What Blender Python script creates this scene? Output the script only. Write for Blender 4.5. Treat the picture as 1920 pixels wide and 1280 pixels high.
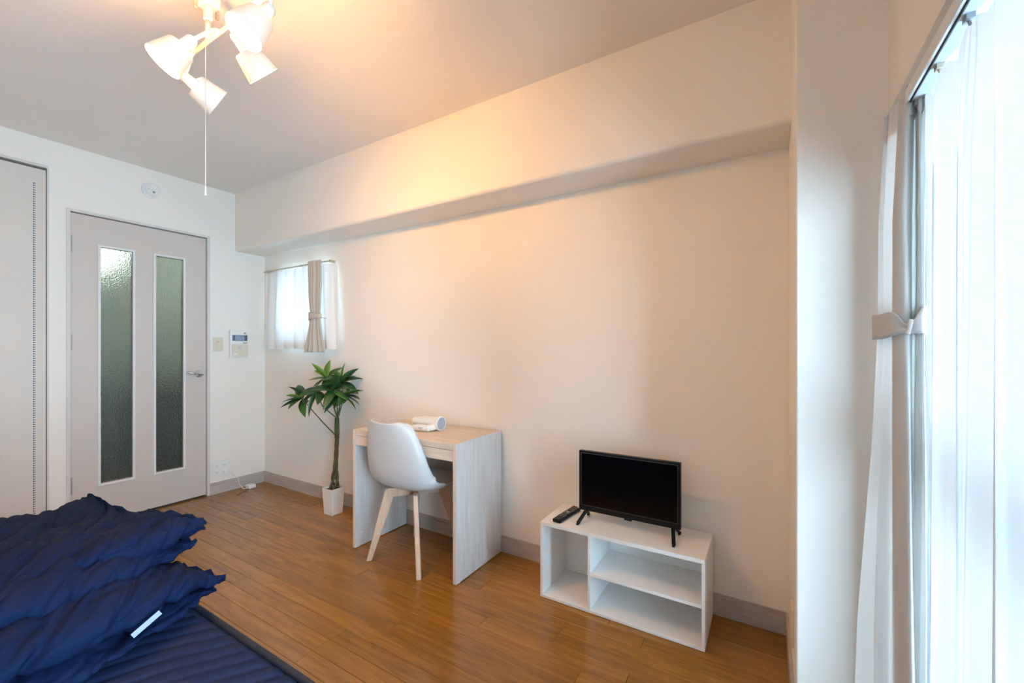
import bpy, bmesh, math, random
from mathutils import Vector, Matrix, noise

# ------------------------------------------------------------------ camera, world, exposure
scene = bpy.context.scene
col = scene.collection
for o in list(bpy.data.objects):
    bpy.data.objects.remove(o)

cam_d = bpy.data.cameras.new('camera')
cam_d.sensor_width = 36.0
cam_d.lens = 789.77 * 36.0 / 1920.0
cam_d.shift_y = 15.66 / 1920.0
cam_d.clip_start = 0.02
cam = bpy.data.objects.new('camera', cam_d)
cam.location = (0, 0, 1.132)
cam.rotation_euler = (math.pi / 2, 0, 0.5458)
col.objects.link(cam)
scene.camera = cam

EXPOSURE = 0.93
SKY_STRENGTH = 16.0
SKY_COLOR = (0.51, 0.76, 1.0)
BULB = 480.0
BULB_COLOR = (1.0, 0.50, 0.135)
HALL_LAMP = 18.0

w = bpy.data.worlds.new('overcast_sky'); scene.world = w
w.use_nodes = True
bg = w.node_tree.nodes['Background']
bg.inputs['Color'].default_value = (*SKY_COLOR, 1)
bg.inputs['Strength'].default_value = SKY_STRENGTH

def portal(name, loc, rot, sx, sy):                      # daylight portal in a window opening
    l = bpy.data.lights.new(name, 'AREA'); l.shape = 'RECTANGLE'; l.size = sx; l.size_y = sy
    l.energy = 1.0
    l.cycles.is_portal = True
    o = bpy.data.objects.new(name, l); o.location = loc; o.rotation_euler = rot
    col.objects.link(o)
portal('daylight_balcony_window', (0.40, 0.52, 0.85), (0, math.pi / 2, 0), 1.68, 1.87)
portal('daylight_small_window', (-3.12, 2.13, 1.50), (-math.pi / 2, 0, 0), 0.64, 0.56)

vs = scene.view_settings
vs.view_transform = 'Standard'; vs.look = 'None'; vs.gamma = 1.0; vs.use_curve_mapping = False
vs.exposure = EXPOSURE
scene.cycles.use_denoising = True
scene.cycles.max_bounces = 12
scene.cycles.diffuse_bounces = 7
scene.cycles.transparent_max_bounces = 16
scene.cycles.sample_clamp_indirect = 8.0
scene.cycles.caustics_refractive = False
scene.cycles.caustics_reflective = False

rnd = random.Random(7)
# room metrics (metres). X runs along the long wall towards the balcony window, Y into the long wall
XL, YB, YF, H = -3.7142, 2.0, -0.45, 2.40      # door wall, long wall, wall behind the camera, ceiling
XW = 0.285                                      # balcony window wall
XP, YP = 0.0713, 1.5175                         # column: side face, front face
BEAM_Y, BEAM_Z = 1.765, 1.934

# ------------------------------------------------------------------ materials
def nodes(name):
    m = bpy.data.materials.new(name); m.use_nodes = True
    nt = m.node_tree
    return m, nt, nt.nodes['Principled BSDF']

def bump_noise(nt, b, scale, strength, dist=0.002, detail=4.0, coord='Object', stretch=None):
    tc = nt.nodes.new('ShaderNodeTexCoord')
    src = tc.outputs[coord]
    if stretch:
        mp = nt.nodes.new('ShaderNodeMapping'); mp.inputs['Scale'].default_value = stretch
        nt.links.new(src, mp.inputs['Vector']); src = mp.outputs['Vector']
    n = nt.nodes.new('ShaderNodeTexNoise'); n.inputs['Scale'].default_value = scale; n.inputs['Detail'].default_value = detail
    nt.links.new(src, n.inputs['Vector'])
    bp = nt.nodes.new('ShaderNodeBump'); bp.inputs['Strength'].default_value = strength; bp.inputs['Distance'].default_value = dist
    nt.links.new(n.outputs['Fac'], bp.inputs['Height'])
    nt.links.new(bp.outputs['Normal'], b.inputs['Normal'])
    return n

def plain(name, color, rough=0.5, metal=0.0, bump=None, spec=None, coat=0.0, vary=None, sheen=0.0):
    m, nt, b = nodes(name)
    b.inputs['Base Color'].default_value = (*color, 1)
    b.inputs['Roughness'].default_value = rough
    b.inputs['Metallic'].default_value = metal
    if spec is not None: b.inputs['Specular IOR Level'].default_value = spec
    if coat: b.inputs['Coat Weight'].default_value = coat; b.inputs['Coat Roughness'].default_value = 0.08
    if sheen: b.inputs['Sheen Weight'].default_value = sheen; b.inputs['Sheen Roughness'].default_value = 0.4
    if bump: bump_noise(nt, b, *bump)
    if vary:                                            # slight colour mottling of the material itself
        tc = nt.nodes.new('ShaderNodeTexCoord')
        n = nt.nodes.new('ShaderNodeTexNoise'); n.inputs['Scale'].default_value = vary[0]
        nt.links.new(tc.outputs['Object'], n.inputs['Vector'])
        mx = nt.nodes.new('ShaderNodeMix'); mx.data_type = 'RGBA'
        mx.inputs[6].default_value = (*[c * (1 - vary[1]) for c in color], 1)
        mx.inputs[7].default_value = (*[min(1, c * (1 + vary[1])) for c in color], 1)
        nt.links.new(n.outputs['Fac'], mx.inputs[0]); nt.links.new(mx.outputs[2], b.inputs['Base Color'])
    return m

def wood(name, dark, light, scale=(1, 14, 14), rough=0.4, coat=0.0, by_object=0.0, grain=5.0, bump=0.15, spec=0.5):
    m, nt, b = nodes(name)
    N, L = nt.nodes.new, nt.links.new
    tc = N('ShaderNodeTexCoord'); oi = N('ShaderNodeObjectInfo')
    ofs = N('ShaderNodeVectorMath'); ofs.operation = 'SCALE'; ofs.inputs[0].default_value = (13.1, 7.7, 3.3)
    L(oi.outputs['Random'], ofs.inputs['Scale'])
    add = N('ShaderNodeVectorMath'); add.operation = 'ADD'
    L(tc.outputs['Object'], add.inputs[0]); L(ofs.outputs['Vector'], add.inputs[1])
    mp = N('ShaderNodeMapping'); mp.inputs['Scale'].default_value = scale
    L(add.outputs['Vector'], mp.inputs['Vector'])
    n1 = N('ShaderNodeTexNoise'); n1.inputs['Scale'].default_value = grain; n1.inputs['Detail'].default_value = 6; n1.inputs['Distortion'].default_value = 0.6
    n2 = N('ShaderNodeTexNoise'); n2.inputs['Scale'].default_value = grain * 7; n2.inputs['Detail'].default_value = 3
    L(mp.outputs['Vector'], n1.inputs['Vector']); L(mp.outputs['Vector'], n2.inputs['Vector'])
    s = N('ShaderNodeMath'); s.operation = 'MULTIPLY_ADD'; s.inputs[1].default_value = 0.28
    L(n2.outputs['Fac'], s.inputs[0]); L(n1.outputs['Fac'], s.inputs[2])
    rp = N('ShaderNodeValToRGB')
    rp.color_ramp.elements[0].position = 0.42; rp.color_ramp.elements[0].color = (*dark, 1)
    rp.color_ramp.elements[1].position = 0.86; rp.color_ramp.elements[1].color = (*light, 1)
    L(s.outputs['Value'], rp.inputs['Fac'])
    out = rp.outputs['Color']
    if by_object:
        hv = N('ShaderNodeHueSaturation')
        mr = N('ShaderNodeMapRange'); mr.inputs['To Min'].default_value = 1 - by_object; mr.inputs['To Max'].default_value = 1 + by_object
        L(oi.outputs['Random'], mr.inputs['Value']); L(mr.outputs['Result'], hv.inputs['Value'])
        L(out, hv.inputs['Color']); out = hv.outputs['Color']
    L(out, b.inputs['Base Color'])
    b.inputs['Roughness'].default_value = rough
    b.inputs['Specular IOR Level'].default_value = spec
    if coat: b.inputs['Coat Weight'].default_value = coat; b.inputs['Coat Roughness'].default_value = 0.12
    bp = N('ShaderNodeBump'); bp.inputs['Strength'].default_value = bump; bp.inputs['Distance'].default_value = 0.001
    L(s.outputs['Value'], bp.inputs['Height']); L(bp.outputs['Normal'], b.inputs['Normal'])
    return m

def emission(name, color, strength):
    m, nt, b = nodes(name)
    b.inputs['Base Color'].default_value = (*color, 1)
    b.inputs['Emission Color'].default_value = (*color, 1)
    b.inputs['Emission Strength'].default_value = strength
    return m

def sheer(name, color, through, clear, stripes=None):
    """dense voile: white to the room, passes a little scattered daylight and a trace straight through the weave"""
    m, nt, b = nodes(name)
    nt.nodes.remove(b)
    N, L = nt.nodes.new, nt.links.new
    out = nt.nodes['Material Output']
    df = N('ShaderNodeBsdfDiffuse'); tl = N('ShaderNodeBsdfTranslucent'); tr = N('ShaderNodeBsdfTransparent')
    df.inputs['Color'].default_value = (*color, 1); tl.inputs['Color'].default_value = (*[through] * 3, 1)
    m1 = N('ShaderNodeAddShader')
    L(df.outputs[0], m1.inputs[0]); L(tl.outputs[0], m1.inputs[1])
    m2 = N('ShaderNodeMixShader'); m2.inputs[0].default_value = 1 - clear
    L(tr.outputs[0], m2.inputs[1]); L(m1.outputs[0], m2.inputs[2])
    if stripes:                                          # woven denser threads along the cloth
        uv = N('ShaderNodeUVMap'); sp = N('ShaderNodeSeparateXYZ'); L(uv.outputs['UV'], sp.inputs[0])
        acc = None
        for c in stripes:
            d = N('ShaderNodeMath'); d.operation = 'SUBTRACT'; d.inputs[1].default_value = c; L(sp.outputs['X'], d.inputs[0])
            a = N('ShaderNodeMath'); a.operation = 'ABSOLUTE'; L(d.outputs[0], a.inputs[0])
            t = N('ShaderNodeMath'); t.operation = 'LESS_THAN'; t.inputs[1].default_value = 0.0038; L(a.outputs[0], t.inputs[0])
            if acc is None: acc = t
            else:
                s = N('ShaderNodeMath'); s.operation = 'MAXIMUM'; L(acc.outputs[0], s.inputs[0]); L(t.outputs[0], s.inputs[1]); acc = s
        f = N('ShaderNodeMath'); f.operation = 'MULTIPLY_ADD'; f.inputs[1].default_value = clear * 0.75; f.inputs[2].default_value = 1 - clear
        L(acc.outputs[0], f.inputs[0]); L(f.outputs[0], m2.inputs[0])
        cm = N('ShaderNodeMix'); cm.data_type = 'RGBA'; cm.inputs[6].default_value = (*[through] * 3, 1); cm.inputs[7].default_value = (*[through * 0.72] * 3, 1)
        L(acc.outputs[0], cm.inputs[0]); L(cm.outputs[2], tl.inputs['Color'])
    L(m2.outputs[0], out.inputs['Surface'])
    return m

M = {}
M['wall'] = plain('wallpaper_white', (0.83, 0.78, 0.71), 0.85, bump=(220.0, 0.35, 0.0012, 3.0))
M['ceiling'] = plain('ceiling_paper', (0.80, 0.745, 0.69), 0.9, bump=(160.0, 0.3, 0.001, 3.0))
M['door'] = plain('door_laminate', (0.60, 0.53, 0.475), 0.45, bump=(60.0, 0.05, 0.0005, 2.0))
M['closet'] = plain('closet_laminate', (0.65, 0.59, 0.525), 0.5)
M['trim'] = plain('trim_laminate', (0.66, 0.61, 0.57), 0.45)
M['bead'] = plain('glazing_bead', (0.74, 0.70, 0.66), 0.4)
M['baseboard'] = wood('baseboard_grey_oak', (0.42, 0.36, 0.32), (0.56, 0.49, 0.44), (2, 20, 20), 0.5)
M['baseboard_y'] = wood('baseboard_grey_oak_cross', (0.42, 0.36, 0.32), (0.56, 0.49, 0.44), (20, 2, 20), 0.5)
M['plank'] = wood('floor_oak', (0.225, 0.088, 0.007), (0.345, 0.150, 0.015), (1.6, 20, 8), 0.27, coat=0.27, by_object=0.13, grain=2.6, bump=0.08)
M['subfloor'] = plain('subfloor_dark', (0.05, 0.028, 0.012), 0.9)
M['dark_gap'] = plain('dark_gap', (0.06, 0.05, 0.045), 0.9)
M['hinge'] = plain('hinge_metal', (0.42, 0.38, 0.35), 0.4, 0.5)
M['chrome'] = plain('satin_nickel', (0.62, 0.60, 0.58), 0.28, 1.0)
M['white_plastic'] = plain('white_plastic', (0.80, 0.79, 0.76), 0.35)
M['cream_plastic'] = plain('cream_plastic', (0.70, 0.63, 0.50), 0.4)
M['grey_plastic'] = plain('grey_plastic', (0.30, 0.31, 0.33), 0.4)
M['lcd'] = plain('lcd_panel', (0.09, 0.13, 0.17), 0.15)
M['lcd_light'] = plain('lcd_window', (0.26, 0.33, 0.42), 0.2)
M['black_plastic'] = plain('black_plastic', (0.006, 0.006, 0.007), 0.30, spec=0.25)
M['screen'] = plain('tv_screen', (0.002, 0.002, 0.003), 0.14, spec=0.3)
M['tv_line'] = plain('tv_inner_line', (0.10, 0.10, 0.10), 0.35)
M['desk_side'] = wood('washed_oak_upright', (0.57, 0.53, 0.50), (0.69, 0.65, 0.62), (18, 18, 1.4), 0.5, grain=3.2)
M['desk_top'] = wood('washed_oak_long', (0.58, 0.48, 0.385), (0.72, 0.62, 0.51), (1.4, 18, 18), 0.42, grain=3.2)
M['desk_edge'] = plain('desk_edge_band', (0.66, 0.56, 0.46), 0.45)
M['board_white'] = plain('white_board', (0.84, 0.83, 0.81), 0.42)
M['shell'] = plain('chair_shell_white', (0.55, 0.54, 0.525), 0.33)
M['cushion'] = plain('chair_cushion_white', (0.76, 0.745, 0.72), 0.5, bump=(90.0, 0.1, 0.001, 3.0))
M['beech'] = wood('beech', (0.52, 0.33, 0.215), (0.66, 0.45, 0.31), (10, 10, 1.6), 0.42, grain=4.0)
M['navy'] = plain('navy_cotton', (0.0030, 0.0090, 0.034), 0.8, bump=(70.0, 0.35, 0.003, 5.0), spec=0.1)
M['navy_sheet'] = plain('navy_sheet', (0.009, 0.017, 0.048), 0.8, bump=(60.0, 0.25, 0.003, 4.0), spec=0.12)
M['navy_dark'] = plain('navy_piping', (0.008, 0.010, 0.022), 0.8)
M['bed_base'] = plain('bed_base_fabric', (0.02, 0.02, 0.024), 0.85)
M['tag'] = plain('satin_tag', (0.22, 0.25, 0.30), 0.5)
M['pot'] = plain('pot_white', (0.78, 0.74, 0.68), 0.4)
M['soil'] = plain('bark_chips', (0.10, 0.055, 0.03), 0.95, vary=(60.0, 0.6), bump=(120.0, 0.8, 0.004, 3.0))
M['trunk'] = plain('braided_trunk', (0.095, 0.075, 0.030), 0.75, vary=(25.0, 0.45), bump=(90.0, 0.6, 0.003, 4.0))
M['stem_green'] = plain('stem_green', (0.060, 0.085, 0.022), 0.6, vary=(30.0, 0.3))
def leaf_mat(name, c):
    m = plain(name, c, 0.38, vary=(14.0, 0.35))
    m.node_tree.nodes['Principled BSDF'].inputs['Subsurface Weight'].default_value = 0.0
    return m
M['leaf_a'] = leaf_mat('leaf_dark', (0.026, 0.075, 0.018))
M['leaf_b'] = leaf_mat('leaf_mid', (0.055, 0.140, 0.024))
M['leaf_c'] = leaf_mat('leaf_light', (0.13, 0.24, 0.032))
M['drape'] = plain('drape_cloth', (0.72, 0.69, 0.66), 0.85, bump=(500.0, 0.1, 0.0005, 2.0), sheen=0.15)
M['drape_beige'] = plain('drape_cloth_beige', (0.60, 0.53, 0.45), 0.85, bump=(500.0, 0.1, 0.0005, 2.0), sheen=0.15)
def add_translucent(m, fac, color):
    nt = m.node_tree; b = nt.nodes['Principled BSDF']; out = nt.nodes['Material Output']
    tl = nt.nodes.new('ShaderNodeBsdfTranslucent'); tl.inputs['Color'].default_value = (*color, 1)
    mx = nt.nodes.new('ShaderNodeMixShader'); mx.inputs[0].default_value = fac
    nt.links.new(b.outputs[0], mx.inputs[1]); nt.links.new(tl.outputs[0], mx.inputs[2]); nt.links.new(mx.outputs[0], out.inputs['Surface'])
add_translucent(M['drape'], 0.30, (0.72, 0.70, 0.68)); add_translucent(M['drape_beige'], 0.12, (0.60, 0.53, 0.45))
M['rail_white'] = plain('rail_white', (0.74, 0.73, 0.71), 0.35)
M['rail_grey'] = plain('rail_grey', (0.52, 0.53, 0.54), 0.4)
M['rail_beige'] = plain('rail_beige', (0.50, 0.41, 0.31), 0.5)
M['black_line'] = plain('rail_slot', (0.010, 0.014, 0.018), 0.6)
M['alu'] = plain('aluminium_frame', (0.62, 0.64, 0.65), 0.35, 0.6)
M['lamp_white'] = plain('lamp_enamel', (0.82, 0.80, 0.74), 0.35)
M['lamp_shade'] = plain('lamp_shade_enamel', (0.84, 0.80, 0.70), 0.35)
add_translucent(M['lamp_shade'], 0.055, (0.84, 0.70, 0.42))
M['bulb'] = emission('bulb_glow', BULB_COLOR, BULB)
M['hall_bulb'] = emission('hall_lamp_glow', (0.88, 1.0, 0.96), HALL_LAMP)
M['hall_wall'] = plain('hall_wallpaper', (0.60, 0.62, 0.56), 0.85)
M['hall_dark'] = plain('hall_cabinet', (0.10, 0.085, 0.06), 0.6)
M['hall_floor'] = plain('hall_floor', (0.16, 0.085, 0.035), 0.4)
M['balcony'] = plain('balcony_concrete', (0.55, 0.56, 0.57), 0.9, bump=(40.0, 0.3, 0.002, 3.0))
M['sheer'] = sheer('voile_white', (0.78, 0.82, 0.84), 0.085, 0.022, stripes=(0.397, 0.423, 0.449, 0.475, 0.501))
M['sheer_small'] = sheer('voile_white_small', (0.78, 0.77, 0.75), 0.085, 0.045)
def glass_mat(name, color, rough, bump=None):
    m, nt, b = nodes(name)
    b.inputs['Base Color'].default_value = (*color, 1)
    b.inputs['Roughness'].default_value = rough
    b.inputs['Transmission Weight'].default_value = 1.0
    b.inputs['IOR'].default_value = 1.45
    if bump: bump_noise(nt, b, *bump)
    return m
M['frosted'] = glass_mat('frosted_pane', (0.80, 0.85, 0.79), 0.19, (130.0, 0.9, 0.004, 3.0))
def thin_glass(name):
    m, nt, b = nodes(name); nt.nodes.remove(b)
    N, L = nt.nodes.new, nt.links.new
    tr = N('ShaderNodeBsdfTransparent'); tr.inputs['Color'].default_value = (0.95, 0.98, 0.98, 1)
    gl = N('ShaderNodeBsdfGlossy'); gl.inputs['Roughness'].default_value = 0.02
    fr = N('ShaderNodeFresnel'); fr.inputs['IOR'].default_value = 1.45
    mx = N('ShaderNodeMixShader')
    L(fr.outputs[0], mx.inputs[0]); L(tr.outputs[0], mx.inputs[1]); L(gl.outputs[0], mx.inputs[2])
    L(mx.outputs[0], nt.nodes['Material Output'].inputs['Surface'])
    return m
M['window_glass'] = thin_glass('window_glass')

# ------------------------------------------------------------------ mesh helpers
def wloc(o):
    v = Vector((0, 0, 0))
    while o is not None:
        v += o.location; o = o.parent
    return v

def tag(o, label=None, cat=None, group=None, kind=None):
    if label: o['label'] = label
    if cat: o['category'] = cat
    if group: o['group'] = group
    if kind: o['kind'] = kind
    return o

def empty(name, loc, label=None, cat=None, group=None, kind=None):
    o = bpy.data.objects.new(name, None); o.location = loc; o.empty_display_size = 0.05
    col.objects.link(o)
    return tag(o, label, cat, group, kind)

class MB:
    """collects shapes in world coordinates; build() links them as ONE mesh object"""
    def __init__(s): s.v, s.f, s.uv = [], [], []
    def _add(s, vs, fs):
        n = len(s.v); s.v += [tuple(v) for v in vs]; s.f += [tuple(i + n for i in f) for f in fs]; return s
    def box(s, x0, x1, y0, y1, z0, z1, R=None, c=None):
        vs = [Vector((x, y, z)) for z in (z0, z1) for y in (y0, y1) for x in (x0, x1)]
        if R is not None: vs = [R @ v + Vector(c) for v in vs]
        return s._add(vs, [(0, 2, 3, 1), (4, 5, 7, 6), (0, 1, 5, 4), (2, 6, 7, 3), (0, 4, 6, 2), (1, 3, 7, 5)])
    def tube(s, pts, rad, n=10, cap=True):
        pts = [Vector(p) for p in pts]; k = len(pts)
        rads = rad if isinstance(rad, (list, tuple)) else [rad] * k
        t0 = (pts[1] - pts[0]).normalized()
        a = Vector((0, 0, 1)) if abs(t0.z) < 0.9 else Vector((1, 0, 0))
        u = t0.cross(a).normalized(); vs = []
        for i, p in enumerate(pts):
            t = ((pts[min(i + 1, k - 1)] - pts[max(i - 1, 0)])).normalized()
            u = (u - t * u.dot(t)).normalized(); w_ = t.cross(u)
            for j in range(n):
                an = 2 * math.pi * j / n
                vs.append(p + (u * math.cos(an) + w_ * math.sin(an)) * rads[i])
        fs = [(i * n + j, i * n + (j + 1) % n, (i + 1) * n + (j + 1) % n, (i + 1) * n + j) for i in range(k - 1) for j in range(n)]
        if cap: fs += [tuple(range(n - 1, -1, -1)), tuple((k - 1) * n + j for j in range(n))]
        return s._add(vs, fs)
    def lathe(s, prof, n=32, M4=None, cap0=False, cap1=False):
        vs = []
        for r, z in prof:
            for j in range(n):
                a = 2 * math.pi * j / n
                v = Vector((r * math.cos(a), r * math.sin(a), z))
                vs.append(M4 @ v if M4 is not None else v)
        k = len(prof)
        fs = [(i * n + j, i * n + (j + 1) % n, (i + 1) * n + (j + 1) % n, (i + 1) * n + j) for i in range(k - 1) for j in range(n)]
        if cap0: fs.append(tuple(range(n - 1, -1, -1)))
        if cap1: fs.append(tuple((k - 1) * n + j for j in range(n)))
        return s._add(vs, fs)
    def grid(s, fn, nu, nv, closed_u=False, uvfn=None):
        vs = [fn(i / nu, j / nv) for j in range(nv + 1) for i in range(nu if closed_u else nu + 1)]
        w_ = nu if closed_u else nu + 1
        fs = []
        for j in range(nv):
            for i in range(nu):
                i2 = (i + 1) % w_
                fs.append((j * w_ + i, j * w_ + i2, (j + 1) * w_ + i2, (j + 1) * w_ + i))
                if uvfn: s.uv += [uvfn(a / nu, b / nv) for a, b in ((i, j), (i + 1, j), (i + 1, j + 1), (i, j + 1))]
        return s._add(vs, fs)
    def build(s, name, mat, parent=None, origin=None, bevel=0.0, seg=2, smooth=False, solid=0.0, sub=0, auto=None):
        base = wloc(parent) if parent is not None else (Vector(origin) if origin is not None else None)
        if base is None:
            xs = [v[0] for v in s.v]; ys = [v[1] for v in s.v]; zs = [v[2] for v in s.v]
            base = Vector(((min(xs) + max(xs)) / 2, (min(ys) + max(ys)) / 2, min(zs)))
        loc = Vector((0, 0, 0)) if parent is not None else base
        me = bpy.data.meshes.new(name)
        me.from_pydata([Vector(v) - base for v in s.v], [], s.f)
        me.materials.append(M[mat] if isinstance(mat, str) else mat)
        if s.uv:
            l = me.uv_layers.new(name='UVMap')
            for i, c in enumerate(s.uv): l.data[i].uv = c
        bm = bmesh.new(); bm.from_mesh(me)
        bmesh.ops.recalc_face_normals(bm, faces=bm.faces); bm.to_mesh(me); bm.free()
        if smooth: me.shade_smooth()
        if auto: me.set_sharp_from_angle(angle=math.radians(auto))
        o = bpy.data.objects.new(name, me); o.location = loc
        col.objects.link(o)
        if parent is not None: o.parent = parent
        if solid:
            md = o.modifiers.new('thickness', 'SOLIDIFY'); md.thickness = solid; md.offset = 0
        if sub:
            md = o.modifiers.new('smooth', 'SUBSURF'); md.levels = sub; md.render_levels = sub
        if bevel:
            md = o.modifiers.new('bevel', 'BEVEL'); md.width = bevel; md.segments = seg; md.limit_method = 'ANGLE'
        return o

def box(*a): return MB().box(*a)
def smoothstep(a, b, x):
    t = max(0.0, min(1.0, (x - a) / (b - a))); return t * t * (3 - 2 * t)
def lerp(a, b, t): return a + (b - a) * t
def interp(xs, ys, x):
    if x <= xs[0]: return ys[0]
    for i in range(len(xs) - 1):
        if x <= xs[i + 1]:
            t = (x - xs[i]) / (xs[i + 1] - xs[i]); return lerp(ys[i], ys[i + 1], t)
    return ys[-1]
def curve(pts, n):                                   # Catmull-Rom through points
    P = [Vector(p) for p in pts]; P = [P[0] * 2 - P[1]] + P + [P[-1] * 2 - P[-2]]
    out = []
    for i in range(1, len(P) - 2):
        for k in range(n):
            t = k / n
            out.append(0.5 * ((2 * P[i]) + (P[i + 1] - P[i - 1]) * t + (2 * P[i - 1] - 5 * P[i] + 4 * P[i + 1] - P[i + 2]) * t * t
                              + (3 * P[i] - P[i - 1] - 3 * P[i + 1] + P[i + 2]) * t ** 3))
    out.append(P[-2]); return out

# ------------------------------------------------------------------ the room
# floor: sub-floor slab carrying single oak boards
fl = tag(box(XL - 0.02, XW + 0.06, YF, YB + 0.02, -0.06, -0.010).build('floor', 'subfloor'), 'brown oak strip floor laid along the long wall', 'floor', kind='structure')
PW = 0.0725
plank_cache = {}
def plank_mesh(L, W):
    key = (round(L, 3), round(W, 3))
    if key not in plank_cache:
        a, b, g, c = L / 2, W / 2, 0.0004, 0.0011
        vs = [(-a + g, -b + g, -0.010), (a - g, -b + g, -0.010), (a - g, b - g, -0.010), (-a + g, b - g, -0.010),
              (-a + g, -b + g, -c), (a - g, -b + g, -c), (a - g, b - g, -c), (-a + g, b - g, -c),
              (-a + g + c, -b + g + c, 0), (a - g - c, -b + g + c, 0), (a - g - c, b - g - c, 0), (-a + g + c, b - g - c, 0)]
        fs = [(3, 2, 1, 0), (8, 9, 10, 11)]
        for k in range(4):
            n = (k + 1) % 4
            fs += [(k, n, 4 + n, 4 + k), (4 + k, 4 + n, 8 + n, 8 + k)]
        me = bpy.data.meshes.new('plank'); me.from_pydata(vs, [], fs); me.materials.append(M['plank'])
        plank_cache[key] = me
    return plank_cache[key]
fw = wloc(fl)
row = 0
y = 1.1835 - PW * 22
while y < YB - 0.001:
    W_ = min(PW, YB - y)
    if y + PW > YF:
        x = XL - rnd.choice((0.0, 0.15, 0.30, 0.45, 0.60))
        if abs(y - 1.1835) < 0.01: x = -1.307 - 3 * 0.81
        while x < XW:
            L = rnd.choice((0.60, 0.75, 0.75, 0.90)) if abs(y - 1.1835) > 0.01 else 0.81
            a, b = max(x, XL), min(x + L, XW)
            if b - a > 0.02:
                o = bpy.data.objects.new('plank', plank_mesh(b - a, W_))
                o.location = Vector(((a + b) / 2, y + W_ / 2, 0)) - fw
                o.parent = fl; col.objects.link(o)
            x += L
    y += PW; row += 1

tag(box(XL - 0.12, XW + 0.2, YF - 0.1, YB + 0.2, H, H + 0.1).build('ceiling', 'ceiling'), 'flat off-white papered ceiling', 'ceiling', kind='structure')

# long wall with the small window hole
WX0, WX1, WZ0, WZ1 = -3.44, -2.80, 1.215, 1.775
mb = MB()
mb.box(XL - 0.1, WX0, YB, YB + 0.15, 0, H).box(WX1, XW + 0.2, YB, YB + 0.15, 0, H)
mb.box(WX0, WX1, YB, YB + 0.15, 0, WZ0).box(WX0, WX1, YB, YB + 0.15, WZ1, H)
tag(mb.build('wall_back', 'wall'), 'long cream wall behind the desk and television', 'wall', kind='structure')
# beam along the top of the long wall, lower edge rounded
R_ = 0.022; prof = [(BEAM_Y, H), (BEAM_Y, BEAM_Z + R_)]
prof += [(BEAM_Y + R_ * (1 - math.cos(a)), BEAM_Z + R_ * (1 - math.sin(a))) for a in [math.pi / 2 * k / 8 for k in range(1, 9)]]
prof += [(YB, BEAM_Z), (YB, H)]
mb = MB(); n = len(prof)
mb._add([(XL, a, b) for a, b in prof] + [(XP, a, b) for a, b in prof],
        [tuple(range(n)), tuple(range(2 * n - 1, n - 1, -1))] + [(k, n + k, n + (k + 1) % n, (k + 1) % n) for k in range(n)])
tag(mb.build('ceiling_beam', 'wall', smooth=True, auto=40), 'boxed cream beam along the top of the long wall', 'beam', kind='structure')
# column at the window end
mb = box(XP, XW + 0.2, YP, YB, 0, H)
tag(mb.build('wall_column', 'wall', bevel=0.006, seg=3), 'square cream column between long wall and balcony window', 'column', kind='structure')
# door wall
mb = MB()
DY0, DY1 = 0.806, 1.571
mb.box(XL - 0.1, XL, YF - 0.1, YB, 2.226, H).box(XL - 0.1, XL, 0.719, DY0, 0, 2.226)
mb.box(XL - 0.1, XL, DY0, DY1, 2.0, 2.226).box(XL - 0.1, XL, DY1, YB, 0, 2.226)
tag(mb.build('wall_left', 'wall'), 'cream end wall around the glazed door', 'wall', kind='structure')
tag(box(XL - 0.1, XW + 0.2, YF - 0.1, YF, 0, H).build('wall_front', 'wall'), 'plain cream wall behind the bed', 'wall', kind='structure')
# balcony window wall
OY0, OY1, OZ = -0.42, 1.455, 1.69
mb = MB()
mb.box(XW, XW + 0.14, YF, YP, OZ, H).box(XW, XW + 0.14, OY1, YP, 0, OZ).box(XW, XW + 0.14, YF, OY0, 0, OZ)
tag(mb.build('wall_right', 'wall'), 'cream wall around the tall balcony window', 'wall', kind='structure')

# baseboards (moulded: body plus a thinner top lip)
def baseboard(name, a, b, axis, face, sgn, label, mat):
    root = MB()
    for z0, z1, t in ((0, 0.074, 0.010), (0.074, 0.077, 0.0065), (0.077, 0.090, 0.0095)):
        if axis == 'x': root.box(a, b, min(face, face + sgn * t), max(face, face + sgn * t), z0, z1)
        else: root.box(min(face, face + sgn * t), max(face, face + sgn * t), a, b, z0, z1)
    tag(root.build(name, mat), label, 'baseboard', kind='structure')
baseboard('baseboard_back', XL + 0.010, XP - 0.010, 'x', YB, -1, 'greyish wood baseboard along the long wall', 'baseboard')
baseboard('baseboard_left', 1.582, YB, 'y', XL, 1, 'short greyish baseboard between door and corner', 'baseboard_y')
baseboard('baseboard_right', YP, YB - 0.010, 'y', XP, -1, 'greyish baseboard on the side of the column', 'baseboard_y')

# ------------------------------------------------------------------ glazed door (door_1)
dr = empty('door_1', (XL, 1.188, 0), 'pale grey-pink hinged door with two tall frosted panes', 'door', kind='structure')
mb = MB()
for y0, y1, z1 in ((0.796, 0.814, 2.013), (1.562, 1.581, 2.013)):
    mb.box(XL - 0.09, XL + 0.009, y0, y1, 0, z1)
mb.box(XL - 0.09, XL + 0.009, 0.814, 1.562, 1.997, 2.013)
mb.build('door_frame', 'trim', dr, bevel=0.002)
mb = MB(); mb.box(XL - 0.075, XL - 0.055, 0.814, 1.562, 1.985, 1.997).box(XL - 0.075, XL - 0.055, 1.552, 1.562, 0, 1.985)
mb.build('door_stop', 'dark_gap', dr)
P1 = (0.954, 1.119); P2 = (1.244, 1.411); PZ = (0.259, 1.803)
xa, xb = XL - 0.045, XL - 0.008
mb = MB()
for y0, y1 in ((0.8175, P1[0]), (P1[1], P2[0]), (P2[1], 1.5585)): mb.box(xa, xb, y0, y1, 0.012, 1.991)
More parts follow.
